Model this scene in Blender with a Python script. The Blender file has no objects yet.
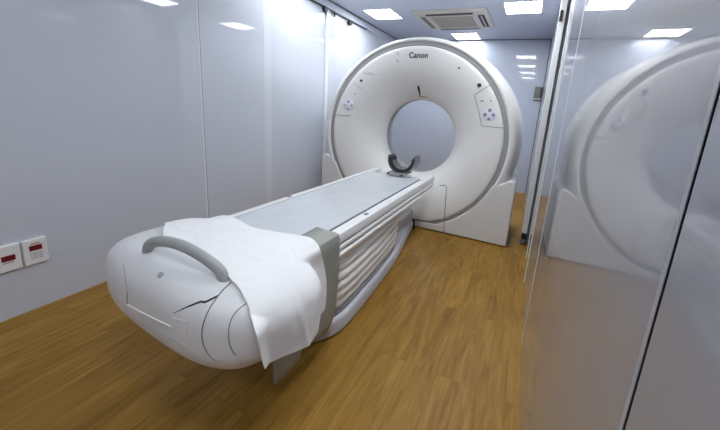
import bpy, bmesh, math, random
from math import sin, cos, pi, sqrt, radians
from mathutils import Vector, Matrix, noise

random.seed(7)
C = bpy.context.scene.collection

# ------------------------------------------------------------------ camera
CAM = Vector((0, 0, 1.3))
FPX, PPX, PPY = 323.17, 380.29, 174.14
yaw, pit, rol = radians(-23.74), radians(-11.93), radians(4.27)
W = Vector((sin(yaw) * cos(pit), cos(yaw) * cos(pit), sin(pit)))
RT = Vector((cos(yaw), -sin(yaw), 0))
UP = RT.cross(W)
R = RT * cos(rol) + UP * sin(rol)
U = UP * cos(rol) - RT * sin(rol)


def ray(x, y):
    return R * ((x - PPX) / FPX) + U * ((PPY - y) / FPX) + W


def at(x, y, axis, v):
    """the point of the plane axis = v that is seen at this place of the picture"""
    d = ray(x, y)
    return CAM + d * ((v - CAM[axis]) / d[axis])


cd = bpy.data.cameras.new('camera')
cam = bpy.data.objects.new('camera', cd)
C.objects.link(cam)
m = Matrix((R, U, -W)).transposed().to_4x4()
m.translation = CAM
cam.matrix_world = m
cd.sensor_fit = 'HORIZONTAL'
cd.sensor_width = 36
cd.lens = FPX * 36 / 720
cd.shift_x = (360 - PPX) / 720
cd.shift_y = (PPY - 215) / 720
cd.clip_start = 0.01
bpy.context.scene.camera = cam


# ------------------------------------------------------------------ materials
def mat(name, col, rough=0.5, spec=0.5, metal=0.0, bump=0.0, bscale=200.0, var=0.0, vscale=6.0, coat=0.0, cior=1.5, emit=None):
    m = bpy.data.materials.new(name)
    m.use_nodes = True
    nt = m.node_tree
    b = nt.nodes['Principled BSDF']
    b.inputs['Base Color'].default_value = (*col, 1)
    b.inputs['Roughness'].default_value = rough
    b.inputs['Specular IOR Level'].default_value = spec
    b.inputs['Metallic'].default_value = metal
    b.inputs['Coat Weight'].default_value = coat
    b.inputs['Coat Roughness'].default_value = 0.02
    b.inputs['Coat IOR'].default_value = cior
    tc = nt.nodes.new('ShaderNodeTexCoord')
    if var:
        n = nt.nodes.new('ShaderNodeTexNoise')
        n.inputs['Scale'].default_value = vscale
        n.inputs['Detail'].default_value = 4
        nt.links.new(tc.outputs['Object'], n.inputs['Vector'])
        r = nt.nodes.new('ShaderNodeValToRGB')
        r.color_ramp.elements[0].position = 0.3
        r.color_ramp.elements[1].position = 0.7
        r.color_ramp.elements[0].color = (*[c * (1 - var) for c in col], 1)
        r.color_ramp.elements[1].color = (*[min(1, c * (1 + var)) for c in col], 1)
        nt.links.new(n.outputs['Fac'], r.inputs['Fac'])
        nt.links.new(r.outputs['Color'], b.inputs['Base Color'])
    if bump:
        n2 = nt.nodes.new('ShaderNodeTexNoise')
        n2.inputs['Scale'].default_value = bscale
        nt.links.new(tc.outputs['Object'], n2.inputs['Vector'])
        bp = nt.nodes.new('ShaderNodeBump')
        bp.inputs['Strength'].default_value = bump
        bp.inputs['Distance'].default_value = 0.004
        nt.links.new(n2.outputs['Fac'], bp.inputs['Height'])
        nt.links.new(bp.outputs['Normal'], b.inputs['Normal'])
    if emit:
        b.inputs['Emission Color'].default_value = (*emit[0], 1)
        b.inputs['Emission Strength'].default_value = emit[1]
    return m


def floor_material():
    m = bpy.data.materials.new('oak_planks')
    m.use_nodes = True
    nt = m.node_tree
    b = nt.nodes['Principled BSDF']
    L = nt.links.new
    tc = nt.nodes.new('ShaderNodeTexCoord')
    # planks run along Y: brick rows across X
    mp = nt.nodes.new('ShaderNodeMapping')
    mp.inputs['Rotation'].default_value = (0, 0, radians(90))
    mp.inputs['Location'].default_value = (0.22, 0.07, 0)
    L(tc.outputs['Object'], mp.inputs['Vector'])
    br = nt.nodes.new('ShaderNodeTexBrick')
    br.offset = 0.5
    br.inputs['Scale'].default_value = 1
    br.inputs['Brick Width'].default_value = 1.2
    br.inputs['Row Height'].default_value = 0.165
    br.inputs['Mortar Size'].default_value = 0.0009
    br.inputs['Mortar Smooth'].default_value = 0.3
    br.inputs['Color1'].default_value = (0, 0, 0, 1)
    br.inputs['Color2'].default_value = (1, 1, 1, 1)
    br.inputs['Mortar'].default_value = (0.5, 0.5, 0.5, 1)
    L(mp.outputs['Vector'], br.inputs['Vector'])
    # grain: noise stretched along Y, shifted from plank to plank
    sh = nt.nodes.new('ShaderNodeVectorMath')
    sh.operation = 'MULTIPLY_ADD'
    sh.inputs[1].default_value = (9, 3, 0)
    L(br.outputs['Color'], sh.inputs[0])
    L(tc.outputs['Object'], sh.inputs[2])
    g = nt.nodes.new('ShaderNodeMapping')
    g.inputs['Scale'].default_value = (9, 1.1, 1)
    L(sh.outputs['Vector'], g.inputs['Vector'])
    n1 = nt.nodes.new('ShaderNodeTexNoise')
    n1.inputs['Scale'].default_value = 1.6
    n1.inputs['Detail'].default_value = 7
    n1.inputs['Roughness'].default_value = 0.62
    n1.inputs['Distortion'].default_value = 1.2
    L(g.outputs['Vector'], n1.inputs['Vector'])
    g2 = nt.nodes.new('ShaderNodeMapping')
    g2.inputs['Scale'].default_value = (60, 2.2, 1)
    L(sh.outputs['Vector'], g2.inputs['Vector'])
    n2 = nt.nodes.new('ShaderNodeTexNoise')
    n2.inputs['Scale'].default_value = 2
    n2.inputs['Detail'].default_value = 4
    L(g2.outputs['Vector'], n2.inputs['Vector'])
    cr = nt.nodes.new('ShaderNodeValToRGB')
    e = cr.color_ramp.elements
    e[0].position, e[0].color = 0.25, (*FLOOR[0], 1)
    e[1].position, e[1].color = 0.75, (*FLOOR[2], 1)
    mid = cr.color_ramp.elements.new(0.5)
    mid.color = (*FLOOR[1], 1)
    L(n1.outputs['Fac'], cr.inputs['Fac'])
    mx = nt.nodes.new('ShaderNodeMix')
    mx.data_type = 'RGBA'
    mx.blend_type = 'MULTIPLY'
    mx.inputs['Factor'].default_value = 0.45
    L(cr.outputs['Color'], mx.inputs['A'])
    c2 = nt.nodes.new('ShaderNodeValToRGB')
    c2.color_ramp.elements[0].position = 0.35
    c2.color_ramp.elements[0].color = (0.62, 0.55, 0.45, 1)
    c2.color_ramp.elements[1].position = 0.62
    c2.color_ramp.elements[1].color = (1, 1, 1, 1)
    L(n2.outputs['Fac'], c2.inputs['Fac'])
    L(c2.outputs['Color'], mx.inputs['B'])
    # a tone of its own for each plank
    mx2 = nt.nodes.new('ShaderNodeMix')
    mx2.data_type = 'RGBA'
    mx2.blend_type = 'MULTIPLY'
    mx2.inputs['Factor'].default_value = 0.55
    L(mx.outputs['Result'], mx2.inputs['A'])
    c3 = nt.nodes.new('ShaderNodeValToRGB')
    c3.color_ramp.elements[0].color = (0.88, 0.86, 0.83, 1)
    c3.color_ramp.elements[1].color = (1, 1, 1, 1)
    L(br.outputs['Color'], c3.inputs['Fac'])
    L(c3.outputs['Color'], mx2.inputs['B'])
    # joints
    mx3 = nt.nodes.new('ShaderNodeMix')
    mx3.data_type = 'RGBA'
    L(br.outputs['Fac'], mx3.inputs['Factor'])
    L(mx2.outputs['Result'], mx3.inputs['A'])
    mx3.inputs['B'].default_value = (0.16, 0.085, 0.022, 1)
    L(mx3.outputs['Result'], b.inputs['Base Color'])
    b.inputs['Roughness'].default_value = 0.46
    b.inputs['Specular IOR Level'].default_value = 0.22
    bp = nt.nodes.new('ShaderNodeBump')
    bp.inputs['Strength'].default_value = 0.12
    bp.inputs['Distance'].default_value = 0.002
    L(n2.outputs['Fac'], bp.inputs['Height'])
    L(bp.outputs['Normal'], b.inputs['Normal'])
    return m


FLOOR = ((0.195, 0.095, 0.014), (0.325, 0.176, 0.030), (0.43, 0.250, 0.058))
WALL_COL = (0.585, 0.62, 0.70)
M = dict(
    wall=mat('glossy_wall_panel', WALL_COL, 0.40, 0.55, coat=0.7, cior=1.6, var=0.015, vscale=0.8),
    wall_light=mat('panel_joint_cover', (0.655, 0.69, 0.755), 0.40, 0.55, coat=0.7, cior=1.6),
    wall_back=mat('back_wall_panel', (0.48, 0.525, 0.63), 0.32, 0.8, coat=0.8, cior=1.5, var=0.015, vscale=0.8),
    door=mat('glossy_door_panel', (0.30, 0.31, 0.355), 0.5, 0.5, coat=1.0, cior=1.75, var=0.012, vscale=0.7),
    ceiling=mat('ceiling_panel', (0.50, 0.545, 0.655), 0.4, 0.4, var=0.015, vscale=1.0),
    joint=mat('panel_joint', (0.16, 0.17, 0.20), 0.6),
    sealant=mat('grey_sealant', (0.34, 0.35, 0.39), 0.4),
    joint_light=mat('joint_sealant', (0.72, 0.75, 0.80), 0.5),
    alu=mat('white_aluminium', (0.80, 0.82, 0.83), 0.35),
    black=mat('black_plastic', (0.012, 0.012, 0.014), 0.45),
    floor=floor_material(),
    shell=mat('gantry_white', (0.82, 0.81, 0.79), 0.34, 0.4, var=0.008, vscale=2),
    base=mat('gantry_base_white', (0.74, 0.73, 0.72), 0.4, 0.4, var=0.01, vscale=2),
    ring=mat('grey_trim', (0.34, 0.35, 0.355), 0.45),
    liner=mat('bore_grey', (0.36, 0.37, 0.38), 0.35),
    line=mat('seam_grey', (0.25, 0.25, 0.25), 0.7),
    seam_dark=mat('seam_dark', (0.05, 0.05, 0.055), 0.7),
    ink=mat('black_print', (0.03, 0.03, 0.035), 0.6),
    grey_ink=mat('grey_print', (0.38, 0.38, 0.40), 0.6),
    panel=mat('keypad_white', (0.80, 0.80, 0.81), 0.4),
    lav=mat('keypad_lavender', (0.79, 0.78, 0.86), 0.4),
    key=mat('key_violet', (0.27, 0.26, 0.36), 0.5),
    rust=mat('brown_sensor', (0.20, 0.10, 0.08), 0.5),
    couch=mat('couch_white', (0.78, 0.78, 0.78), 0.36, 0.45, var=0.01, vscale=3),
    bellows=mat('bellows_vinyl', (0.84, 0.84, 0.82), 0.5, bump=0.15, bscale=30),
    couchbase=mat('couch_base_grey', (0.55, 0.55, 0.60), 0.42),
    couchdark=mat('couch_base_dark_grey', (0.30, 0.31, 0.34), 0.5),
    mattress=mat('grey_vinyl_mattress', (0.60, 0.63, 0.66), 0.25, 0.5, bump=0.35, bscale=14, var=0.03, vscale=5),
    piping=mat('mattress_edge', (0.18, 0.19, 0.20), 0.5),
    pod=mat('foot_cover_white', (0.72, 0.725, 0.74), 0.33, 0.45, var=0.01, vscale=3),
    handle=mat('handle_grey', (0.36, 0.38, 0.38), 0.42, bump=0.1, bscale=300),
    sheet=mat('white_linen', (0.86, 0.86, 0.87), 0.9, 0.15, bump=0.12, bscale=500),
    drape=mat('grey_vinyl', (0.315, 0.325, 0.295), 0.55, bump=0.15, bscale=40),
    carbon=mat('dark_grey_holder', (0.085, 0.09, 0.095), 0.35),
    holder=mat('mid_grey_holder', (0.33, 0.34, 0.35), 0.35),
    pad=mat('black_foam', (0.02, 0.02, 0.022), 0.75),
    ac=mat('warm_white_plastic', (0.60, 0.58, 0.53), 0.45),
    grille=mat('beige_grille', (0.40, 0.375, 0.32), 0.55),
    slot=mat('vent_dark', (0.022, 0.021, 0.020), 0.6),
    flap=mat('vent_flap', (0.25, 0.24, 0.22), 0.5),
    lamp=mat('lamp_diffuser', (0.9, 0.9, 0.9), 0.5, emit=((0.93, 0.97, 1.0), 25.5)),
    lampframe=mat('lamp_frame', (0.82, 0.83, 0.85), 0.4),
    plate=mat('socket_white', (0.78, 0.78, 0.79), 0.35),
    red=mat('red_window', (0.16, 0.008, 0.012), 0.3),
    redink=mat('red_print', (0.45, 0.12, 0.13), 0.6),
    box=mat('olive_grey_plastic', (0.12, 0.125, 0.11), 0.5),
    screen=mat('dim_screen', (0.17, 0.175, 0.15), 0.3),
)


# ------------------------------------------------------------------ builders
def obj(name, bm, m, parent=None, smooth=True, bevel=0.0, seg=2, angle=35):
    me = bpy.data.meshes.new(name)
    bmesh.ops.recalc_face_normals(bm, faces=bm.faces)
    if smooth:
        for f in bm.faces:
            f.smooth = True
    bm.to_mesh(me)
    bm.free()
    o = bpy.data.objects.new(name, me)
    C.objects.link(o)
    me.materials.append(M[m] if isinstance(m, str) else m)
    if parent is not None:
        o.parent = parent
        o.matrix_parent_inverse = Matrix.Identity(4)
        inv = Matrix.Translation(-world_loc(parent))
        me.transform(inv)
    if bevel:
        md = o.modifiers.new('bevel', 'BEVEL')
        md.width = bevel
        md.segments = seg
        md.limit_method = 'ANGLE'
        md.angle_limit = radians(40)
        md.harden_normals = False
    if smooth:
        try:
            me.set_sharp_from_angle(angle=radians(angle))
        except Exception:
            pass
    return o


def world_loc(o):
    v = Vector((0, 0, 0))
    while o is not None:
        v = v + o.location
        o = o.parent
    return v


def tag(o, label=None, cat=None, group=None, kind=None):
    if label: o['label'] = label
    if cat: o['category'] = cat
    if group: o['group'] = group
    if kind: o['kind'] = kind
    return o


def thing(name, label, cat, loc, group=None):
    o = bpy.data.objects.new(name, None)
    o.empty_display_size = 0.1
    C.objects.link(o)
    o.location = loc
    return tag(o, label, cat, group)


def struct(name, bm, m, **k):
    o = obj(name, bm, m, **k)
    o['kind'] = 'structure'
    return o


def box(bm, lo, hi, rot=None, about=None):
    vs = [bm.verts.new((x, y, z)) for z in (lo[2], hi[2]) for y in (lo[1], hi[1]) for x in (lo[0], hi[0])]
    for q in ((0, 1, 3, 2), (4, 6, 7, 5), (0, 4, 5, 1), (1, 5, 7, 3), (3, 7, 6, 2), (2, 6, 4, 0)):
        bm.faces.new([vs[i] for i in q])
    if rot is not None:
        bmesh.ops.rotate(bm, verts=vs, cent=about, matrix=rot)
    return vs


def boxm(lo, hi):
    bm = bmesh.new()
    box(bm, lo, hi)
    return bm


def lathe(profile, cx, cz, n=128, zmin=None, closed=False, squash=None):
    """profile of (radius, y) turned about the Y axis through (cx, cz)"""
    bm = bmesh.new()
    rings = []
    for r, y in profile:
        ring = []
        for k in range(n):
            a = 2 * pi * k / n
            z = cz + (r if squash is None else min(r, .99) + max(0, r - .99) * squash) * sin(a)
            if zmin is not None and z < zmin:
                z = zmin
            kx = 1 + (.032 * min(1, max(0, (r - .45) / .45)) if cos(a) < 0 else 0)
            ring.append(bm.verts.new((cx + r * cos(a) * kx, y, z)))
        rings.append(ring)
    pr = list(zip(rings, rings[1:])) + ([(rings[-1], rings[0])] if closed else [])
    for a, b in pr:
        for k in range(n):
            try:
                bm.faces.new((a[k], a[(k + 1) % n], b[(k + 1) % n], b[k]))
            except ValueError:
                pass
    return bm


def catmull(P, n=8, closed=False):
    P = [Vector(p) for p in P]
    out = []
    N = len(P)
    rng = N if closed else N - 1
    for i in range(rng):
        if closed:
            a, b, c, d = P[i - 1], P[i], P[(i + 1) % N], P[(i + 2) % N]
        else:
            a, b, c, d = P[max(i - 1, 0)], P[i], P[i + 1], P[min(i + 2, N - 1)]
        for k in range(n):
            t = k / n
            out.append(0.5 * (2 * b + (c - a) * t + (2 * a - 5 * b + 4 * c - d) * t * t + (3 * b - a - 3 * c + d) * t ** 3))
    if not closed:
        out.append(P[-1])
    return out


def tube(bm, P, r, n=8, closed=False, r2=None, cap=True, side=None):
    """a round (or oval, r2 along side) bar along the points P; r a number or one per point"""
    P = [Vector(p) for p in P]
    N = len(P)
    rings = []
    prev = None
    for i, p in enumerate(P):
        a = P[i - 1] if (i or closed) else P[0]
        b = P[(i + 1) % N] if (i < N - 1 or closed) else P[-1]
        t = (b - a).normalized()
        if prev is None:
            ref = side or (Vector((0, 0, 1)) if abs(t.z) < 0.9 else Vector((1, 0, 0)))
        else:
            ref = prev
        x = (ref - t * ref.dot(t)).normalized()
        prev = x
        y = t.cross(x)
        ri = r[i] if isinstance(r, (list, tuple)) else r
        rj = ri if r2 is None else r2
        rings.append([bm.verts.new(p + x * (ri * cos(2 * pi * k / n)) + y * (rj * sin(2 * pi * k / n))) for k in range(n)])
    for a, b in list(zip(rings, rings[1:])) + ([(rings[-1], rings[0])] if closed else []):
        for k in range(n):
            bm.faces.new((a[k], a[(k + 1) % n], b[(k + 1) % n], b[k]))
    if cap and not closed:
        bm.faces.new(rings[0][::-1])
        bm.faces.new(rings[-1])


def tubem(P, r, **k):
    bm = bmesh.new()
    tube(bm, P, r, **k)
    return bm


def prism(outline, axis, a, b):
    """outline of 2-D points swept from a to b along axis (0 x, 1 y, 2 z)"""
    bm = bmesh.new()

    def v3(p, t):
        q = list(p)
        q.insert(axis, t)
        return q
    A = [bm.verts.new(v3(p, a)) for p in outline]
    B = [bm.verts.new(v3(p, b)) for p in outline]
    n = len(A)
    bm.faces.new(A)
    bm.faces.new(B[::-1])
    for i in range(n):
        bm.faces.new((A[i], B[i], B[(i + 1) % n], A[(i + 1) % n]))
    return bm


def disc(bm, c, nrm, r, h=0.004, n=20):
    """a short round button standing on a surface"""
    nrm = Vector(nrm).normalized()
    x = nrm.orthogonal().normalized()
    y = nrm.cross(x)
    c = Vector(c)
    lo = [bm.verts.new(c - nrm * h + (x * cos(2 * pi * k / n) + y * sin(2 * pi * k / n)) * r) for k in range(n)]
    hi = [bm.verts.new(c + nrm * h + (x * cos(2 * pi * k / n) + y * sin(2 * pi * k / n)) * r * 0.92) for k in range(n)]
    for k in range(n):
        bm.faces.new((lo[k], lo[(k + 1) % n], hi[(k + 1) % n], hi[k]))
    bm.faces.new(hi)
    bm.faces.new(lo[::-1])


def discm(*a, **k):
    bm = bmesh.new()
    disc(bm, *a, **k)
    return bm


def lettering(name, text, m, parent, mw, size, bold=0.0, shear=0.0):
    cu = bpy.data.curves.new('letters', 'FONT')
    cu.body = text
    cu.size = size
    cu.align_x = 'CENTER'
    cu.align_y = 'CENTER'
    cu.extrude = 0.0008
    cu.offset = bold
    cu.shear = shear
    tmp = bpy.data.objects.new('letters', cu)
    C.objects.link(tmp)
    dg = bpy.context.evaluated_depsgraph_get()
    me = bpy.data.meshes.new_from_object(tmp.evaluated_get(dg))
    bpy.data.objects.remove(tmp)
    bpy.data.curves.remove(cu)
    me.transform(Matrix.Translation(-world_loc(parent)) @ mw)
    me.materials.clear()
    me.materials.append(M[m])
    o = bpy.data.objects.new(name, me)
    C.objects.link(o)
    o.parent = parent
    return o


def frame_y(p, nrm, xdir=(1, 0, 0)):
    """a matrix whose z looks along nrm and whose x follows xdir"""
    z = Vector(nrm).normalized()
    x = Vector(xdir)
    x = (x - z * x.dot(z)).normalized()
    y = z.cross(x)
    mm = Matrix((x, y, z)).transposed().to_4x4()
    mm.translation = Vector(p)
    return mm


# ------------------------------------------------------------------ the room
X_R, Y_BACK, Y_FRONT, H = 0.156, 6.0, -1.55, 2.52
XL0, XLS = -2.443, -0.0165            # the left wall leans out a little


def xl(z):
    return XL0 + XLS * z


struct('floor', boxm((-2.7, Y_FRONT - .1, -0.1), (0.5, Y_BACK + .1, 0.0)), 'floor', smooth=False)
struct('ceiling', boxm((-2.75, Y_FRONT - .1, H), (0.5, Y_BACK + .1, H + .1)), 'ceiling', smooth=False)
struct('wall_left', prism([(xl(0), 0), (xl(H), H), (xl(H) - .12, H), (xl(0) - .12, 0)], 1, Y_FRONT, Y_BACK), 'wall', smooth=False)
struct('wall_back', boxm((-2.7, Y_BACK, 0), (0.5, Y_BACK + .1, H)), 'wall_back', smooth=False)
struct('wall_front', boxm((-2.7, Y_FRONT - .1, 0), (0.5, Y_FRONT, H)), 'wall', smooth=False)
# right side: two glossy leaves near the lens, a narrow leaf, an open gap, then the wall proper
struct('wall_right', boxm((0.125, 3.62, 0), (0.4, Y_BACK, H)), 'wall', smooth=False)
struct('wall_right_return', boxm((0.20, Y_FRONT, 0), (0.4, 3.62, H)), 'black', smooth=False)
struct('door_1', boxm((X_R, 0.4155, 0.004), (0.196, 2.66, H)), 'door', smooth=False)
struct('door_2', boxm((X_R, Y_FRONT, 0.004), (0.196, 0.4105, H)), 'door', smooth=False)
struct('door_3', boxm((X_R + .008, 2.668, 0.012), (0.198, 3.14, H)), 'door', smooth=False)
struct('trim_1', boxm((X_R - .0015, 1.893, 0.004), (X_R + .002, 1.903, H)), 'joint_light', smooth=False)
struct('trim_2', boxm((X_R - .004, 2.652, 0.004), (X_R + .02, 2.672, H)), 'alu', smooth=False)
struct('trim_3', boxm((0.100, 3.50, 0.125), (0.150, 3.62, H)), 'alu', smooth=False, bevel=.003)
struct('trim_12', boxm((X_R - .001, 0.4155, 0.004), (X_R + .002, 0.424, H)), 'sealant', smooth=False)
struct('trim_13', boxm((X_R + .004, 3.125, 0.012), (X_R + .02, 3.145, H)), 'alu', smooth=False)

# left wall: joints, profile strip
def left_strip(name, y0, y1, d, m, z0=0.0, z1=H, bevel=0.0):
    return struct(name, prism([(xl(z0) + d, z0), (xl(z1) + d, z1), (xl(z1) - .01, z1), (xl(z0) - .01, z0)], 1, y0, y1), m, smooth=False, bevel=bevel)


left_strip('trim_4', 1.868, 1.873, .0012, 'joint')
left_strip('trim_5', 1.850, 1.868, .0012, 'joint_light')
left_strip('trim_6', 2.56, 2.66, .0006, 'wall_light')
left_strip('trim_7', 3.60, 3.66, .022, 'alu', bevel=.004)
# header band that hides the left sliding gear
struct('trim_8', prism([(xl(2.42) + .03, 2.425), (xl(2.5) + .03, H), (xl(2.5) - .01, H), (xl(2.42) - .01, 2.425)], 1, Y_FRONT, Y_BACK), 'wall', smooth=False)
struct('trim_9', boxm((xl(H) + .02, Y_FRONT, H - .012), (xl(H) + .045, Y_BACK, H)), 'joint', smooth=False)
struct('trim_10', boxm((-2.5, Y_BACK - .012, H - .014), (0.125, Y_BACK, H)), 'joint', smooth=False)
struct('trim_11', boxm((0.113, Y_BACK - .02, 0), (0.125, Y_BACK, H)), 'joint', smooth=False)

# ------------------------------------------------------------------ lamps
LAMPS = [
    (-1.15, 5.69, 'ceiling light panel behind the air conditioner, close to the back wall'),
    (-0.26, 4.29, 'ceiling light panel between the air conditioner and the glossy right wall'),
    (-2.02, 4.29, 'ceiling light panel between the air conditioner and the left wall'),
    (-0.26, 2.94, 'unseen ceiling light above the front of the scanner, by the right wall'),
    (-0.26, 1.59, 'unseen ceiling light above the couch, by the right wall'),
    (-0.26, 0.24, 'unseen ceiling light above the foot of the couch, by the right wall'),
    (-2.02, 2.94, 'unseen ceiling light above the front of the scanner, by the left wall'),
    (-1.15, -1.1, 'unseen ceiling light at the entrance end of the room'),
]
for lx, ly, lab in LAMPS:
    t = thing('ceiling_light', lab, 'ceiling light', (lx, ly, H), 'square ceiling lights')
    bm = bmesh.new()
    a, b, w, h = .19, .215, .014, .012
    for lo, hi in (((-a - w, -b - w), (a + w, -b)), ((-a - w, b), (a + w, b + w)), ((-a - w, -b), (-a, b)), ((a, -b), (a + w, b))):
        box(bm, (lx + lo[0], ly + lo[1], H - h), (lx + hi[0], ly + hi[1], H))
    obj('frame', bm, 'lampframe', t, smooth=False)
    obj('diffuser', boxm((lx - a, ly - b, H - .006), (lx + a, ly + b, H - .001)), 'lamp', t, smooth=False)

# ------------------------------------------------------------------ ceiling air conditioner
AX, AY = -1.13, 4.70
t = thing('air_conditioner', 'square ceiling cassette air conditioner with beige grille and four slots', 'air conditioner', (AX, AY, H))
bm = bmesh.new()
rings = []
for s, z in ((.475, H), (.475, H - .012), (.455, H - .03), (.43, H - .034)):
    pts = []
    for cx_, cy_, a0 in ((1, 1, 0), (-1, 1, 90), (-1, -1, 180), (1, -1, 270)):
        for k in range(6):
            a = radians(a0 + 18 * k)
            pts.append(bm.verts.new((AX + cx_ * (s - .05) + .05 * cos(a), AY + cy_ * (s - .05) + .05 * sin(a), z)))
    rings.append(pts)
for a, b in zip(rings, rings[1:]):
    n = len(a)
    for k in range(n):
        bm.faces.new((a[k], a[(k + 1) % n], b[(k + 1) % n], b[k]))
bm.faces.new(rings[-1])
obj('panel', bm, 'ac', t)
gr = obj('intake_grille', boxm((AX - .27, AY - .26, H - .041), (AX + .27, AY + .26, H - .030)), 'grille', t, smooth=False, bevel=.006)
bm = bmesh.new()
for k in range(22):
    y = AY - .235 + k * .0224
    box(bm, (AX - .245, y, H - .044), (AX + .245, y + .012, H - .039))
obj('louvre', bm, 'grille', gr, smooth=False)
for dx, dy, m_ in ((0, -.37, 'slot'), (0, .37, 'flap'), (-.37, 0, 'flap'), (.385, 0, 'slot')):
    L_, w_ = (.30, .032) if dx <= 0 else (.29, .042)
    ex, ey = (L_, w_) if dy else (w_, L_)
    v = obj('air_vent', prism([(AX + dx + sx * ex * (1 - k1), AY + dy + sy * ey * (1 - k2)) for sx, sy, k1, k2 in
                               ((-1, -1, .0, .4), (-1, -1, .06, 0), (1, -1, .06, 0), (1, -1, 0, .4), (1, 1, 0, .4), (1, 1, .06, 0), (-1, 1, .06, 0), (-1, 1, 0, .4))],
                              2, H - .0375, H - .030), m_, t, smooth=False)
    bm = bmesh.new()
    if dy:
        box(bm, (AX - L_ * .9, AY + dy + .008, H - .044), (AX + L_ * .9, AY + dy + .024, H - .036))
    else:
        box(bm, (AX + dx - .004, AY - L_ * .9, H - .046), (AX + dx + .008, AY + L_ * .9, H - .036))
    obj('flap', bm, 'ac' if dx > 0 else 'flap', v, smooth=False)

# ------------------------------------------------------------------ sliding gear, box, sockets
t = thing('door_track', 'dark sliding door rail with black rollers under the left ceiling edge', 'door track', (xl(2.4) + .02, 3.9, 2.42))
obj('rail', boxm((xl(2.42) + .005, 2.2, 2.413), (xl(2.42) + .034, 4.68, 2.425)), 'black', t, smooth=False)
for y, z, s in ((3.555, 2.392, .032), (4.155, 2.385, .034)):
    rl = obj('roller', tubem([(xl(z) + .008, y, z), (xl(z) + .045, y, z)], s, n=20), 'black', t)
    obj('hanger', boxm((xl(z) + .012, y - .012, z), (xl(z) + .03, y + .012, 2.415)), 'black', rl, smooth=False)
obj('stop', boxm((xl(2.4) + .01, 3.765, 2.362), (xl(2.4) + .03, 3.783, 2.416)), 'black', t, smooth=False)
t = tag(obj('door_catch', boxm((0.101, 3.475, 2.16), (0.124, 3.5005, 2.25)), 'black', smooth=False, bevel=.006),
        'small black door catch high on the white post by the right wall', 'door hardware')
t = thing('floor_guide', 'black sliding door guide on the floor under the white post', 'door hardware', (0.12, 3.55, 0))
obj('bracket', boxm((0.104, 3.505, 0.0), (0.146, 3.61, 0.126)), 'black', t, smooth=False, bevel=.004)
obj('wheel', tubem([(0.12, 3.490, .036), (0.12, 3.508, .036)], .026, n=20), 'joint', t)

t = thing('control_box', 'small olive grey control box on the back wall beside the right corner', 'control box', (0.05, 5.995, 1.67))
bx = obj('case', boxm((0.0, 5.955, 1.565), (0.124, 5.998, 1.785)), 'box', t, smooth=False, bevel=.008)
obj('front_plate', boxm((0.010, 5.948, 1.612), (0.085, 5.957, 1.772)), 'screen', t, smooth=False, bevel=.003)
obj('side_switch', boxm((0.094, 5.945, 1.60), (0.112, 5.957, 1.76)), 'black', t, smooth=False)
obj('edge_strip', boxm((0.0, 5.949, 1.588), (0.124, 5.957, 1.597)), 'alu', t, smooth=False)


def socket(y0, y1, z0, z1, lab, text):
    yc, zc = (y0 + y1) / 2, (z0 + z1) / 2
    x0 = xl(zc)
    t = thing('wall_socket', lab, 'wall switch', (x0, yc, zc), 'emergency switches on the left wall')
    p = obj('plate', boxm((x0 - .006, y0, z0), (x0 + .020, y1, z1)), 'plate', t, smooth=False, bevel=.005)
    w, h = y1 - y0, z1 - z0
    zz = zc + h * (.16 if text else .02)
    obj('red_window', boxm((x0 + .019, yc - w * .26, zz - h * .10), (x0 + .0225, yc + w * .26, zz + h * .10)), 'red', t, smooth=False)
    bm = bmesh.new()
    if text:
        random.seed(3)
        for r_ in range(4):
            y = yc - w * .24
            while y < yc + w * .24:
                l = random.uniform(.004, .011)
                box(bm, (x0 + .019, y, zc - h * (.06 + .07 * r_) - .0025), (x0 + .0208, min(y + l, yc + w * .26), zc - h * (.06 + .07 * r_) + .0022))
                y += l + .003
        obj('caption', bm, 'grey_ink', t, smooth=False)
        bm = bmesh.new()
        box(bm, (x0 + .019, yc - w * .18, zz + h * .15), (x0 + .0208, yc + w * .18, zz + h * .19))
        obj('heading', bm, 'redink', t, smooth=False)
    else:
        box(bm, (x0 + .019, yc - w * .22, zz - h * .19), (x0 + .0208, yc + w * .18, zz - h * .16))
        obj('heading', bm, 'redink', t, smooth=False)


socket(.712, .812, .277, .424, 'white wall switch plate with red window and grey caption, next to the couch foot', True)
socket(.603, .703, .277, .424, 'white wall switch plate with red window only, cut by the picture edge', False)

# ------------------------------------------------------------------ the scanner
GX, GZ = -1.135, 0.985
G = thing('ct_scanner', 'large white ring shaped CT scanner standing on the oak floor', 'CT scanner', (GX, 3.7, 0))


def face_y(r):
    """depth of the front cover at distance r from the axis"""
    for (r0, y0), (r1, y1) in zip(FRONT, FRONT[1:]):
        if r0 <= r <= r1:
            return y0 + (y1 - y0) * (r - r0) / (r1 - r0)
    return 3.30


ctl = [(.415, 3.63), (.418, 3.60), (.432, 3.555), (.462, 3.50), (.51, 3.443), (.575, 3.392), (.66, 3.347), (.75, 3.319), (.83, 3.306), (.90, 3.302), (.926, 3.305), (.938, 3.314), (.943, 3.34)]
FRONT = [(p.x, p.y) for p in catmull([(a, b, 0) for a, b in ctl], 5)]
obj('front_cover', lathe(FRONT, GX, GZ, 160, .10), 'shell', G, angle=60)
obj('bore_liner', lathe([(.415, 3.63), (.4149, 3.70), (.43, 3.78), (.50, 3.95), (.58, 4.09)], GX, GZ, 128), 'liner', G, angle=60)
obj('bore_edge', lathe([(.416, 3.632), (.411, 3.636), (.411, 3.650), (.416, 3.655)], GX, GZ, 128), 'ring', G, angle=60)
obj('trim_ring', lathe([(.941, 3.345), (.941, 3.325), (.948, 3.318), (.972, 3.318), (.987, 3.318), (.987, 3.345)], GX, GZ, 160, .085), 'ring', G, angle=30)
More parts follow.
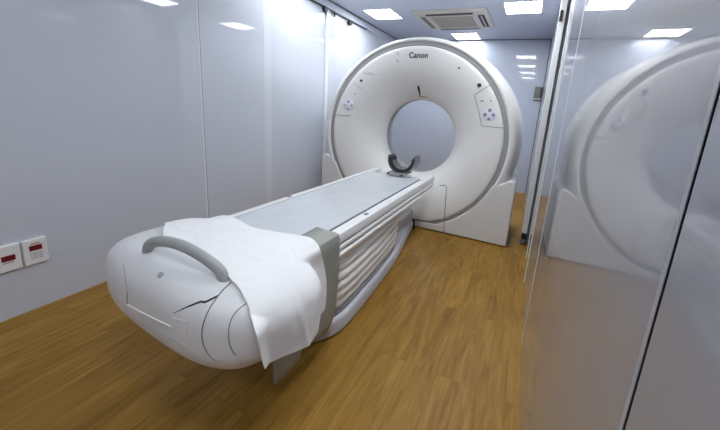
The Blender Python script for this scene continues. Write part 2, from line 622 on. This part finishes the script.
sh = [(.986, 3.36), (.986, 3.318), (.992, 3.309), (1.008, 3.306), (1.035, 3.318), (1.060, 3.35), (1.082, 3.41), (1.094, 3.50), (1.098, 3.60), (1.098, 3.92), (1.085, 4.02), (1.05, 4.08), (1.0, 4.10), (.58, 4.10)]
obj('outer_shell', lathe([(p.x, p.y) for p in catmull([(a, b, 0) for a, b in sh], 3)], GX, GZ, 160, .03, squash=.55), 'shell', G, angle=60)
# the foot of the scanner: two shoulders joined under the ring
out = []
hw, zt = 1.112, .680
out += [(GX - hw, .010), (GX - hw, .52)]
for k in range(7):
    a = pi - (pi / 2) * k / 6
    out.append((GX - hw + .05 + .05 * cos(a), zt - .05 + .05 * sin(a)))
rr, zi = .974, .60
x_in = sqrt(rr * rr - (GZ - zi) ** 2)
a0 = math.atan2(zi - GZ, -x_in) % (2 * pi)
a1 = math.atan2(zi - GZ, x_in) % (2 * pi)
for k in range(41):
    a = a0 + (a1 - a0) * k / 40
    out.append((GX + rr * cos(a) * (1.032 if cos(a) < 0 else 1), max(.082, GZ + rr * sin(a))))
for k in range(7):
    a = pi / 2 - (pi / 2) * k / 6
    out.append((GX + hw - .05 + .05 * cos(a), zt - .05 + .05 * sin(a)))
out += [(GX + hw, .52), (GX + hw, .010)]
obj('foot', prism(out, 1, 3.306, 4.10), 'base', G, bevel=.014, seg=3)
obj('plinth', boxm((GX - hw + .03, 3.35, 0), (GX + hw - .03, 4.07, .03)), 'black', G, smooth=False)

FN = (0, -1, 0)


def gp(x, y, off=.001):
    """the point of the front cover seen at this place, and its outward normal"""
    d = ray(x, y)
    Y = 3.30
    for _ in range(25):
        p = CAM + d * (Y / d.y)
        r = sqrt((p.x - GX) ** 2 + (p.z - GZ) ** 2)
        Y += .7 * (face_y(r) - Y)
    e = .01
    sl = (face_y(min(r + e, .93)) - face_y(max(r - e, .416))) / (2 * e)
    rad = Vector(((p.x - GX) / r, 0, (p.z - GZ) / r))
    n = (Vector((0, -1, 0)) + rad * sl).normalized()
    return p + n * off, n


def gcurve(pts, n=6):
    P = []
    for (a, b), (c, d) in zip(pts, pts[1:]):
        for k in range(n):
            P.append(gp(a + (c - a) * k / n, b + (d - b) * k / n, .0004)[0])
    P.append(gp(*pts[-1], .0004)[0])
    return P


p, n = gp(418.5, 55.4)
lettering('maker_name', 'Canon', 'ink', G, frame_y(p, n), .077, bold=.0016)
p, n = gp(368, 73.2)
lettering('model_name', 'Aquilion', 'grey_ink', G, frame_y(p, n), .034)
obj('name_underline', tubem(gcurve([(369, 74.2), (377.5, 75)]), .0016), 'grey_ink', G)
for q in ((397.8, 53.3), (397.6, 60.8)):
    p, n = gp(*q)
    obj('indicator_mark', discm(p, n, .016, .0015), mat('pale_grey_print', (.55, .56, .57), .6) if 'pale_grey_print' not in bpy.data.materials else bpy.data.materials['pale_grey_print'], G)
p, n = gp(361.2, 80.6)
obj('microphone', discm(p, n, .015, .004), 'ink', G)
p, n = gp(479.2, 85.3)
obj('microphone', discm(p, n, .021, .004), 'ink', G)
p, n = gp(459, 68)
obj('sensor', discm(p, n, .011, .003), 'rust', G)


def keypad(outline, keys, small, centre, closed):
    p, n = gp(*centre)
    k = obj('keypad', tubem(gcurve(outline), .0032), 'line', G)
    k['label'] = 'thin grey keypad outline'
    for q, r_, m_ in keys:
        p, n = gp(*q)
        obj('key', discm(p, n, r_, .003), m_, k)
    p, n = gp(*centre)
    obj('key_cluster', discm(p, n, .068, .0012, 28), 'lav', k)
    for q in small:
        p, n = gp(*q)
        obj('key', discm(p, n, .009, .0022), 'grey_ink', k)


keypad([(491.5, 84), (474.3, 95), (478, 108), (482, 126), (504, 128)],
       [((490, 110.3), .019, 'key'), ((485, 114.7), .019, 'key'), ((493.5, 115), .019, 'key'), ((488.8, 119), .016, 'key')],
       [(481.3, 101), (483, 101), (491, 100.8)], (489.3, 114.8), False)
keypad([(350.5, 115.6), (336.5, 114.6)],
       [((348.6, 101.6), .016, 'key'), ((345.5, 105), .013, 'grey_ink'), ((352, 105.5), .015, 'grey_ink'), ((348, 108.6), .013, 'grey_ink')],
       [(355.3, 94.2)], (348.6, 105), False)
obj('keypad_edge', tubem(gcurve([(352, 81), (362, 89.5)]), .0022), 'grey_ink', G)
# the dark sliver at the top of the bore
P, rad_ = [], []
for k in range(7):
    f_ = k / 6
    P.append(gp(418.1 + 2.2 * f_, 85.5 + 11 * f_, .001)[0])
    rad_.append((.006, .013, .014, .011, .008, .006, .006)[k])
obj('laser_window', tubem(P, rad_), 'ink', G)
P = [gp(a, b, .001)[0] for a, b in ((420.3, 96.3), (424, 96.9), (427.5, 97.4))]
obj('laser_window', tubem(P, .004), 'rust', G)
# seam of the lower front cover
for s in (1, -1):
    P = [(GX + s * .36, 3.306, .505), (GX + s * .41, 3.303, .52), (GX + s * .44, 3.303, .50), (GX + s * .452, 3.3015, .40), (GX + s * .462, 3.3015, .28), (GX + s * .468, 3.3015, .18)]
    P = catmull(P, 6)
    for q in P:
        r_ = sqrt((q.x - GX) ** 2 + (q.z - GZ) ** 2)
        q.y = face_y(min(r_, .93)) - .001
    obj('cover_seam', tubem(P, .004), 'line', G)
    obj('cover_seam', tubem([(GX + s * .470, 3.3055, .135), (GX + s * .476, 3.3055, .015)], .004), 'line', G)

# ------------------------------------------------------------------ the couch
TX = -1.13
K = thing('patient_couch', 'long white patient couch with bellows sides and rounded foot end', 'patient couch', (TX, 2.2, 0))
TOP = .635


def plan(pts, n=5):
    """a smooth closed plan outline from its right-hand half (half width, y)"""
    P = catmull([(a, b, 0) for a, b in pts], n)
    r_ = [(TX + p.x, p.y) for p in P]
    l_ = [(TX - p.x, p.y) for p in reversed(P)]
    return r_ + l_


def loft(levels):
    """levels: (outline, z); the same number of points in each"""
    bm = bmesh.new()
    rings = [[bm.verts.new((x, y, z)) for x, y in o] for o, z in levels]
    n = len(rings[0])
    for a, b in zip(rings, rings[1:]):
        for k in range(n):
            bm.faces.new((a[k], a[(k + 1) % n], b[(k + 1) % n], b[k]))
    bm.faces.new(rings[0][::-1])
    bm.faces.new(rings[-1])
    return bm


def scaled(pts, d, dy=0):
    return [(max(.02, a + d), b + dy * (1 if i == len(pts) - 1 else (-1 if i < 2 else 0))) for i, (a, b) in enumerate(pts)]


BP = [(.10, 1.235), (.22, 1.265), (.30, 1.36), (.328, 1.50), (.322, 1.75), (.305, 2.05), (.27, 2.45), (.215, 2.80), (.17, 3.05), (.14, 3.25)]
obj('base', loft([(plan(scaled(BP, -.012)), 0.006), (plan(BP), .018), (plan(BP), .085), (plan(scaled(BP, -.006)), .098), (plan(scaled(BP, -.016)), .105)]), 'couchbase', K, angle=40)
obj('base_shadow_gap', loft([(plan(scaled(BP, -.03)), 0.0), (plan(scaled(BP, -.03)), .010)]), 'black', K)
BQ = [(.10, 1.29), (.20, 1.31), (.275, 1.39), (.298, 1.50), (.292, 1.75), (.278, 2.05), (.245, 2.40), (.205, 2.50), (.12, 2.53)]
obj('base_step', loft([(plan(scaled(BQ, .004)), .10), (plan(scaled(BQ, .004)), .135), (plan(scaled(BQ, -.01)), .142)]), 'couchdark', K, angle=40)
lv = []
z0, z1, nf = .14, .50, 6
for k in range(nf * 6 + 1):
    f_ = k / (nf * 6)
    w_ = (abs(sin(pi * f_ * nf))) ** .7
    d = -.010 + .015 * w_ + .016 * sin(pi * f_)
    lv.append((plan(scaled(BQ, d, .5 * d)), z0 + (z1 - z0) * f_))
obj('bellows', loft(lv), 'bellows', K, angle=75)
obj('rear_column', boxm((TX - .13, 2.60, .09), (TX + .13, 3.24, .22)), 'couchbase', K, smooth=False, bevel=.015)
obj('rear_edge', boxm((TX - .155, 3.235, .004), (TX + .155, 3.262, .112)), 'black', K, smooth=False)

# frame with its stepped side rails: a section swept along the couch
def sweep(section, ys, m, name, lift=lambda y, z: z):
    bm = bmesh.new()
    rings = [[bm.verts.new((TX + x, y, lift(y, z))) for x, z in section] for y in ys]
    n = len(section)
    for a, b in zip(rings, rings[1:]):
        for k in range(n):
            bm.faces.new((a[k], b[k], b[(k + 1) % n], a[(k + 1) % n]))
    bm.faces.new(rings[0])
    bm.faces.new(rings[-1][::-1])
    return obj(name, bm, m, K, angle=30)


ys = [.92 + i * (3.21 - .92) / 40 for i in range(41)]


def taper(y, z):
    f_ = min(1, max(0, (y - 2.35) / .85))
    zb = .455 + .055 * f_
    return max(z, zb) if z < .60 else z


sec = [(-.285, .606), (.285, .606), (.318, .575), (.318, .50), (.306, .44), (.24, .43), (-.24, .43), (-.306, .44), (-.318, .50), (-.318, .575)]
sweep(sec, ys, 'couch', 'frame', taper)
for s in (1, -1):
    rail = [(.268, .612), (.268, .634), (.273, .638), (.316, .638), (.326, .632), (.330, .620), (.330, .585), (.325, .578), (.300, .576), (.30, .606)]
    r_ = sweep([(s * a, b) for a, b in rail], [.92] + [y for y in ys if y > 1][:-1] + [3.205], 'couch', 'side_rail')
    rail = [(.31, .566), (.322, .567), (.331, .560), (.332, .548), (.324, .540), (.31, .538)]
    sweep([(s * a, b) for a, b in rail], [.95, 3.20], 'couch', 'side_ridge')
    rail = [(.31, .524), (.324, .526), (.335, .519), (.336, .508), (.326, .499), (.31, .497)]
    sweep([(s * a, b) for a, b in rail], [1.02, 3.18], 'couch', 'side_ridge')
    for y in (1.72, 2.9):
        obj('rail_clip', boxm((TX + s * .30 - .012, y - .018, .636), (TX + s * .30 + .012, y + .018, .6415)), 'line' if y < 2 else 'couch', K, smooth=False, bevel=.002)

# rounded foot end cover
PC, PA = Vector((-1.124, .856, .530)), Vector((.474, .256, .172))
P1, P2, PW = 3.1, 3.5, -.084
PR = Matrix.Rotation(PW, 3, 'Z')
PRI = PR.inverted()


def pod_k(q):
    return ((abs(q.x / PA.x) ** P1 + abs(q.z / PA.z) ** P1) ** (P2 / P1) + abs(q.y / PA.y) ** P2) ** (1 / P2)


def pod_f(p):
    return pod_k(PRI @ (p - PC)) - 1


def pod_n(p):
    e = 1e-4
    return Vector([pod_f(p + Vector(v) * e) - pod_f(p - Vector(v) * e) for v in ((1, 0, 0), (0, 1, 0), (0, 0, 1))]).normalized()


def pod_top(x, y):
    q = PRI @ (Vector((x, y, PC.z)) - PC)
    k = 1 - abs(q.y / PA.y) ** P2
    if k <= 0: return -1
    k = k ** (P1 / P2) - abs(q.x / PA.x) ** P1
    return PC.z + PA.z * k ** (1 / P1) if k > 0 else -1


def pod_side(y, z):
    yl = y - PC.y - PA.x * PW
    k = 1 - abs(yl / PA.y) ** P2
    if k <= 0: return -9
    k = k ** (P1 / P2) - abs((z - PC.z) / PA.z) ** P1
    return PC.x + PA.x * k ** (1 / P1) - PW * yl if k > 0 else -9


def pod_hit(x, y, off=0.0):
    d = ray(x, y).normalized()
    t0_ = .4
    t_ = t0_
    best = (9, t_)
    while t_ < 2.2:
        v = pod_f(CAM + d * t_)
        if v < best[0]:
            best = (v, t_)
        if v < 0:
            a, b = t_ - .004, t_
            for _ in range(30):
                c_ = (a + b) / 2
                if pod_f(CAM + d * c_) < 0: b = c_
                else: a = c_
            p = CAM + d * b
            return p + pod_n(p) * off
        t_ += .004
    p = CAM + d * best[1]
    q = p - PC
    p = PC + q / (pod_f(p) + 1)
    return p + pod_n(p) * off


bm = bmesh.new()
bmesh.ops.create_cube(bm, size=2)
bmesh.ops.subdivide_edges(bm, edges=bm.edges[:], cuts=31, use_grid_fill=True)
for v in bm.verts:
    d = v.co.normalized()
    q = Vector((PA.x * d.x, PA.y * d.y, PA.z * d.z))
    v.co = PC + PR @ (q / pod_k(q))
pod = obj('foot_cover', bm, 'pod', K, angle=80)


def pline(pts, n=6, off=.0006, smooth=False):
    P = []
    if smooth:
        pts = [(p.x, p.y) for p in catmull([(a, b, 0) for a, b in pts], 5)]
        n = 1
    for (a, b), (c_, d) in zip(pts, pts[1:]):
        for k in range(n):
            P.append(pod_hit(a + (c_ - a) * k / n, b + (d - b) * k / n, off))
    P.append(pod_hit(*pts[-1], off))
    return P


obj('end_seam', tubem(pline([(231, 283), (224, 289), (217.5, 297), (210, 308), (204, 322), (202, 335), (204.5, 347), (211, 357), (219, 361.5)], smooth=True), .0022), 'line', pod)
obj('end_cap_seam', tubem(pline([(247, 303), (240, 308), (233, 316), (229, 327), (229, 341), (232, 350), (236, 355)], smooth=True), .0018), 'line', pod)
obj('open_seam', tubem(pline([(174, 313), (187, 307), (201, 301.5), (205, 302.3), (218, 296)]), [.0012] * 4 + [.002] * 3 + [.0028] * 4 + [.0034] * 14), 'seam_dark', pod)
obj('panel_edge', tubem(pline([(123.5, 264), (125.5, 279), (127.3, 292)]), .0014), 'grey_ink', pod)
obj('panel_edge', tubem(pline([(127.5, 292), (127.3, 304)]), .0020), 'line', pod)
obj('panel_lip', tubem(pline([(127.3, 304.5), (140, 311.5), (155, 319), (171, 326.5)]), .0028), 'panel', pod)
obj('sticker_edge', tubem(pline([(173, 318), (187.5, 321.5), (186.5, 335.5)]), .0016), 'panel', pod)
obj('lower_seam', tubem(pline([(132, 316), (150, 327), (172, 339), (190, 349)]), .0012), 'grey_ink', pod)
# small print along the lower edge, too small to read
random.seed(11)
obj('small_print', tubem([pod_hit(137 + 34 * k / 22, 314.5 + 18 * k / 22 + (.9 if k % 2 else -.7) * random.uniform(.4, 1), .0004) for k in range(23)], .0008, n=5), 'grey_ink', pod)
p = pod_hit(160.8, 275)
n_ = pod_n(p)
bm = bmesh.new()
disc(bm, p, n_, .0115, .004, 20)
bmesh.ops.scale(bm, verts=bm.verts, vec=(1.0, 1.0, 1.0))
obj('release_button', bm, 'handle', pod)
# handle
hl, hr = pod_hit(147, 250.5), pod_hit(224, 279)
yc = (hl.y + hr.y) / 2
up = Vector((0, -.10, .085))
hp = [hl + Vector((0.0, .0, -.02)), hl + Vector((.012, 0, .020)), hl.lerp(hr, .13) + Vector((0, -.005, .048)), hl.lerp(hr, .30) + Vector((0, -.01, .071)),
      hl.lerp(hr, .5) + Vector((0, -.012, .080)), hl.lerp(hr, .70) + Vector((0, -.01, .071)), hl.lerp(hr, .87) + Vector((0, -.005, .048)), hr + Vector((-.012, 0, .020)), hr + Vector((0, 0, -.02))]
obj('handle', tubem(catmull(hp, 8), .021, n=16, r2=.017), 'handle', pod)

# ------------------------------------------------------------------ mattress
t = thing('couch_mattress', 'thin grey vinyl mattress lying along the couch top', 'mattress', (TX, 2.1, TOP))
bm = bmesh.new()
nx, ny = 22, 90
top, bot = [], []
for j in range(ny + 1):
    y = 1.02 + (2.95 - 1.02) * j / ny
    rt, rb = [], []
    for i in range(nx + 1):
        u = -1 + 2 * i / nx
        x = u * .258
        z = TOP - .006 + .012 * abs(u) ** 2.2
        z += .0022 * noise.noise(Vector((x * 9, y * 3.5, 1.7))) + .0012 * noise.noise(Vector((x * 25, y * 12, 4)))
        rt.append(bm.verts.new((TX + x, y, z)))
        rb.append(bm.verts.new((TX + x, y, TOP - .026)))
    top.append(rt)
    bot.append(rb)
for j in range(ny):
    for i in range(nx):
        bm.faces.new((top[j][i], top[j][i + 1], top[j + 1][i + 1], top[j + 1][i]))
        bm.faces.new((bot[j][i], bot[j + 1][i], bot[j + 1][i + 1], bot[j][i + 1]))
    for i, fl in ((0, 0), (nx, 1)):
        bm.faces.new((top[j][i], top[j + 1][i], bot[j + 1][i], bot[j][i]))
for j in (0, ny):
    for i in range(nx):
        bm.faces.new((top[j][i], bot[j][i], bot[j][i + 1], top[j][i + 1]))
obj('pad', bm, 'mattress', t, angle=50)
for s in (1, -1):
    obj('piping', tubem([(TX + s * .2615, 1.02 + k * .1, TOP + .0015) for k in range(20)], .0058), 'piping', t)

# ------------------------------------------------------------------ head holder
HX, HY = -1.085, 3.03
t = thing('head_holder', 'dark grey cradle shaped head holder at the bore end of the couch', 'head holder', (HX, HY, TOP))


def cradle(r0, r1, a0, a1, y0, y1, flare, zc, n=30, wing=0.0):
    bm = bmesh.new()
    rows = []
    for k in range(n + 1):
        a = radians(a0 + (a1 - a0) * k / n)
        e = abs(k / n - .5) * 2
        dy = flare * e * e
        row = []
        for r_, y in ((r0, y0 + dy * .6), (r1, y0 + dy * .6), (r1, y1 - dy), (r0, y1 - dy)):
            row.append(bm.verts.new((HX + r_ * cos(a), y, zc + r_ * sin(a))))
        rows.append(row)
    for a, b in zip(rows, rows[1:]):
        for k in range(4):
            bm.faces.new((a[k], a[(k + 1) % 4], b[(k + 1) % 4], b[k]))
    bm.faces.new(rows[0])
    bm.faces.new(rows[-1][::-1])
    return bm


ZC = TOP + .165
obj('cradle', cradle(.130, .142, 168, 378, HY - .10, HY + .11, .035, ZC), 'carbon', t, angle=40, bevel=.003)
obj('cushion', cradle(.106, .129, 176, 368, HY - .09, HY + .10, .035, ZC), 'pad', t, angle=40, bevel=.004)
for dy in (-.04, .01, .06):
    obj('cushion_rib', cradle(.099, .106, 196, 352, HY + dy - .006, HY + dy + .006, 0, ZC), 'holder', t, angle=40)
obj('mount', boxm((HX - .125, HY - .135, TOP + .009), (HX + .06, HY + .12, TOP + .030)), 'holder', t, smooth=False, bevel=.008)
for sx in (-.10, .04):
    obj('lock_knob', tubem([(HX + sx, HY - .148, TOP + .020), (HX + sx, HY - .128, TOP + .020)], .010, n=14), 'pad', t)

# ------------------------------------------------------------------ grey vinyl cover hanging off the side
DX = TX + .338
bm = bmesh.new()
# outline of the lower hem: (y, z)
hem = [(.86, .16), (.93, .148), (1.03, .147), (1.045, .190), (1.075, .196), (1.16, .165), (1.265, .128), (1.31, .155), (1.345, .20), (1.36, .26)]


def hem_z(y):
    for (a, za), (b, zb) in zip(hem, hem[1:]):
        if a <= y <= b:
            return za + (zb - za) * (y - a) / (b - a)
    return hem[-1][1]


rows = []
ny = 60
for j in range(ny + 1):
    y = .86 + .478 * j / ny
    hz = hem_z(y)
    row = []
    path = [(TX + .20, .650), (TX + .27, .648), (TX + .315, .648), (DX - .004, .642), (DX + .003, .625)]
    for k in range(1, 15):
        f_ = k / 14
        path.append((DX + .004 + .006 * sin(f_ * 5 + y * 9) * f_, .625 + (hz - .625) * f_))
    for x, z in path:
        f_ = max(0, .6 - z)
        row.append(bm.verts.new((x + .012 * f_ * sin(y * 23), y, z)))
    rows.append(row)
for a, b in zip(rows, rows[1:]):
    for k in range(len(a) - 1):
        bm.faces.new((a[k], a[k + 1], b[k + 1], b[k]))
o = obj('vinyl_cover', bm, 'drape', angle=50)
md = o.modifiers.new('thick', 'SOLIDIFY')
md.thickness = .004
md.offset = 1
tag(o, 'grey green vinyl cover hanging down the couch side under the white sheet', 'cover')

# ------------------------------------------------------------------ white sheet over the foot end
def P_(x, y, axis, v):
    return at(x, y, axis, v)


front = [Vector((-1.535, .93, .60)), Vector((-1.475, .90, .655)), pod_hit(163, 238.5, .008), pod_hit(178, 241.5, .008), pod_hit(192, 246.5, .008), pod_hit(206, 256, .008), pod_hit(218, 267, .008), pod_hit(229, 281, .008),
         pod_hit(236, 288, .009), pod_hit(241, 296, .009), pod_hit(247, 314, .009), at(253.5, 334, 0, -.648), at(258, 352, 0, -.648), at(264.5, 370, 0, -.648)]
back = [Vector((-1.50, 1.20, .56)), Vector((-1.478, 1.20, .635)), at(231, 217.5, 2, .662), at(240, 221, 2, .662), at(252, 227.5, 2, .660), at(272, 231.5, 2, .658), at(292, 234.5, 2, .658), at(307, 237, 2, .658),
        at(314, 241, 2, .655), at(318.5, 248, 0, -.752), at(322, 262, 0, -.752), at(324, 277, 0, -.752), at(323.5, 293, 0, -.752), at(322, 308, 0, -.752)]
NS, NT = 44, 7
FC, BC = catmull(front, NT), catmull(back, NT)
bm = bmesh.new()
rows = []
for j in range(NS + 1):
    s = j / NS
    row = []
    for i in range(len(FC)):
        tt = i / (len(FC) - 1)
        p = FC[i].lerp(BC[i], s)
        # rest on the cover and the couch
        if tt < .60:
            p.z = max(p.z, pod_top(p.x, p.y) + .009)
        if tt > .60:       # hang clear of the side of the cover
            p.x = max(p.x, pod_side(p.y, max(p.z, PC.z)) + .011)
        p.z = max(p.z, .6525) if tt < .5 and i > 14 else p.z
        edge = min(1, 8 * s + .25) * min(1, 8 * (1 - s) + .25)
        w_ = .0055 * noise.noise(Vector((p.x * 7, p.y * 9, p.z * 6))) + .003 * noise.noise(Vector((p.x * 19, p.y * 22, p.z * 17)))
        hang = max(0, (tt - .62) / .38)
        fold = .010 * hang * sin(s * 11 + 1.0 + 2.5 * hang)
        crease = .006 * math.exp(-((s - .33 - .25 * (tt - .7)) / .018) ** 2) + .005 * math.exp(-((s - .66) / .018) ** 2)
        if tt > .58:
            p += Vector((w_ + fold + crease * hang + .004, 0, 0))
        else:
            p += Vector((0, 0, abs(w_) + .5 * crease * edge))
        row.append(bm.verts.new(p))
    rows.append(row)
# the lower hem is not straight: a step where the cloth is folded back
for j in range(NS + 1):
    s = j / NS
    dz = .010 * math.exp(-((s - .52) / .06) ** 2) - .014 * math.exp(-((s - .82) / .1) ** 2)
    for i in range(len(FC) - 14, len(FC)):
        f_ = (i - (len(FC) - 15)) / 14
        rows[j][i].co.z += dz * f_
for a, b in zip(rows, rows[1:]):
    for k in range(len(a) - 1):
        bm.faces.new((a[k], a[k + 1], b[k + 1], b[k]))
o = obj('bed_sheet', bm, 'sheet', angle=75)
md = o.modifiers.new('thick', 'SOLIDIFY')
md.thickness = .003
md.offset = 1
md = o.modifiers.new('soft', 'SUBSURF')
md.levels = 1
md.render_levels = 1
tag(o, 'white linen sheet draped over the foot end of the couch', 'sheet')

# ------------------------------------------------------------------ light and view
wd = bpy.data.worlds.new('world')
bpy.context.scene.world = wd
wd.use_nodes = True
wd.node_tree.nodes['Background'].inputs['Color'].default_value = (0.02, 0.02, 0.025, 1)
sc = bpy.context.scene
sc.view_settings.view_transform = 'Standard'
sc.view_settings.look = 'None'
sc.view_settings.gamma = 1
sc.view_settings.use_curve_mapping = False
sc.view_settings.exposure = 0.0
sc.render.engine = 'CYCLES'
sc.cycles.max_bounces = 10
sc.cycles.diffuse_bounces = 7
sc.cycles.glossy_bounces = 6
sc.cycles.sample_clamp_indirect = 6
sc.cycles.use_denoising = True
